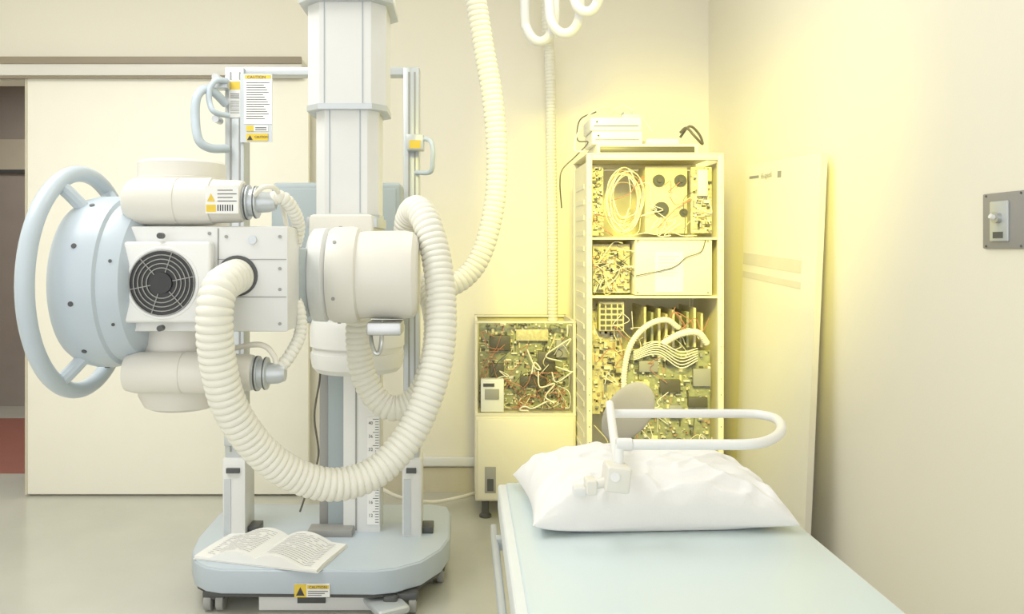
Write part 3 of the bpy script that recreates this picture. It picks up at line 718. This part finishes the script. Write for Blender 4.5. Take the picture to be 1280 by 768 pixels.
# arm support
g=thing('arm_support',S(768,600,1.60),'white tubular arm support loop with clamp resting over the pillow','support bar')
zl=0.908
def lp(u,y): return Vector((X(u,y),y,zl))
b=B(); pts=[lp(767,1.9),lp(800,1.9),lp(860,1.9),lp(915,1.9),lp(948,1.89),lp(970,1.84),lp(977,1.76),lp(972,1.68),lp(955,1.62),lp(930,1.60),lp(880,1.60),lp(840,1.60),lp(776,1.60)]
b.sweep(resample(catmull(pts,10),0.006),0.0105,M_white,16); b.done('tube_loop',g)
b=B(); b.tube([S(762,505,1.9),S(765,530,1.81),S(769,560,1.70),S(773,585,1.61)],0.0095,M_white,seg=14)
b.rev([(0,0.011),(0.004,0.013),(0.03,0.013),(0.034,0.010)],lp(770,1.60),(0.9,0,0),M_head,20)
b.done('post',g)
b=B(); b.box(X(755,1.575),X(786,1.575),1.55,1.605,Z(613,1.575),Z(581,1.575),M_cream,0.006,3,rot=Matrix.Rotation(0.12,3,'Y'))
b.cyl(S(769,597,1.552),S(769,597,1.546),0.009,M_head,16); b.cyl(S(773,590,1.59),lp(774,1.60),0.010,M_white,16); b.done('clamp',g)
b=B(); b.cyl(S(758,603,1.575),S(740,606,1.575),0.010,M_cream,20); b.box(X(732,1.57),X(746,1.57),1.56,1.60,Z(618,1.57),Z(600,1.57),M_cream,0.004,3)
b.box(X(717,1.57),X(733,1.57),1.565,1.595,Z(621,1.57),Z(610,1.57),M_head,0.004,3); b.done('clamp_knob',g)

# chair behind the table
yc=2.75
g=thing('swivel_chair',(X(785,yc),yc,0),'small grey swivel chair standing behind the table','chair')
b=B(); t=bmesh.new(); bmesh.ops.create_uvsphere(t,u_segments=32,v_segments=16,radius=1)
for v in t.verts:
    p=v.co.copy(); v.co=Vector((p.x*0.085+p.z*0.035,p.y*0.022+p.x*p.x*(-0.02),p.z*0.102))+S(784,515,yc)
b.merge(t,M_chair); b.done('backrest',g)
cxx=X(785,yc)
b=B(); b.tube([(cxx,yc+0.02,0.72),(cxx,yc+0.05,0.6),(cxx,yc+0.02,0.44),(cxx,yc-0.1,0.42)],0.014,M_metal); b.done('back_support',g)
b=B(); b.rev([(0,0.16),(0.01,0.19),(0.03,0.2),(0.05,0.19),(0.06,0.15)],(cxx,yc-0.2,0.43),(0,0,1),M_chair,36); b.done('seat',g)
b=B(); b.cyl((cxx,yc-0.2,0.08),(cxx,yc-0.2,0.44),0.025,M_metal)
for k in range(5):
    a=k*2*math.pi/5+0.3; e=Vector((cxx+0.22*math.cos(a),yc-0.2+0.22*math.sin(a),0.055))
    b.cyl((cxx,yc-0.2,0.1),e,0.015,M_dark,12); b.cyl(e+Vector((-0.01,0,-0.03)),e+Vector((0.01,0,-0.03)),0.025,M_dark,16)
b.done('swivel_base',g)

# ------------------------------------------------------------------ LIGHT
def area(name,loc,size,power,col,rot=(0,0,0),sy=None):
    l=bpy.data.lights.new(name,'AREA'); l.energy=power; l.color=col; l.size=size
    if sy: l.shape='RECTANGLE'; l.size_y=sy
    o=bpy.data.objects.new(name,l); COL.objects.link(o); o.location=loc; o.rotation_euler=rot; return o
area('ceiling_light',(-1.6,1.9,2.97),1.4,40,(1,1,0.98),sy=1.6)
area('ceiling_light',(0.3,2.6,2.97),0.8,11,(1,0.99,0.94),sy=1.2)
area('corridor_light',(-3.0,5.4,2.65),0.8,17,(1,0.95,0.88))
sp=bpy.data.lights.new('added_glow_spot','SPOT'); sp.energy=470; sp.color=(1,0.88,0.14); sp.spot_size=math.radians(48); sp.spot_blend=1.0; sp.shadow_soft_size=0.25  # added yellow lamp imitating a lens glow over the rack; no fixture there
so=bpy.data.objects.new('added_glow_spot',sp); COL.objects.link(so); so.location=(0.25,1.1,2.5)
so.rotation_euler=(Vector((0.90,3.75,1.2))-Vector(so.location)).to_track_quat('-Z','Y').to_euler()
wd=bpy.data.worlds.new('World'); scene.world=wd; wd.use_nodes=True
wd.node_tree.nodes['Background'].inputs[0].default_value=(0.98,0.985,1,1); wd.node_tree.nodes['Background'].inputs[1].default_value=1.5
scene.view_settings.view_transform='Standard'; scene.view_settings.look='None'; scene.view_settings.exposure=0.35; scene.view_settings.gamma=1.15

cam=bpy.data.cameras.new('Camera'); cam.lens=28.125; cam.sensor_width=36; cam.sensor_fit='HORIZONTAL'
cam.shift_x=58/1280; cam.shift_y=-73/1280; cam.clip_start=0.02
co=bpy.data.objects.new('Camera',cam); COL.objects.link(co); co.location=(0,0,1.3); co.rotation_euler=(math.pi/2,0,0)
scene.camera=co
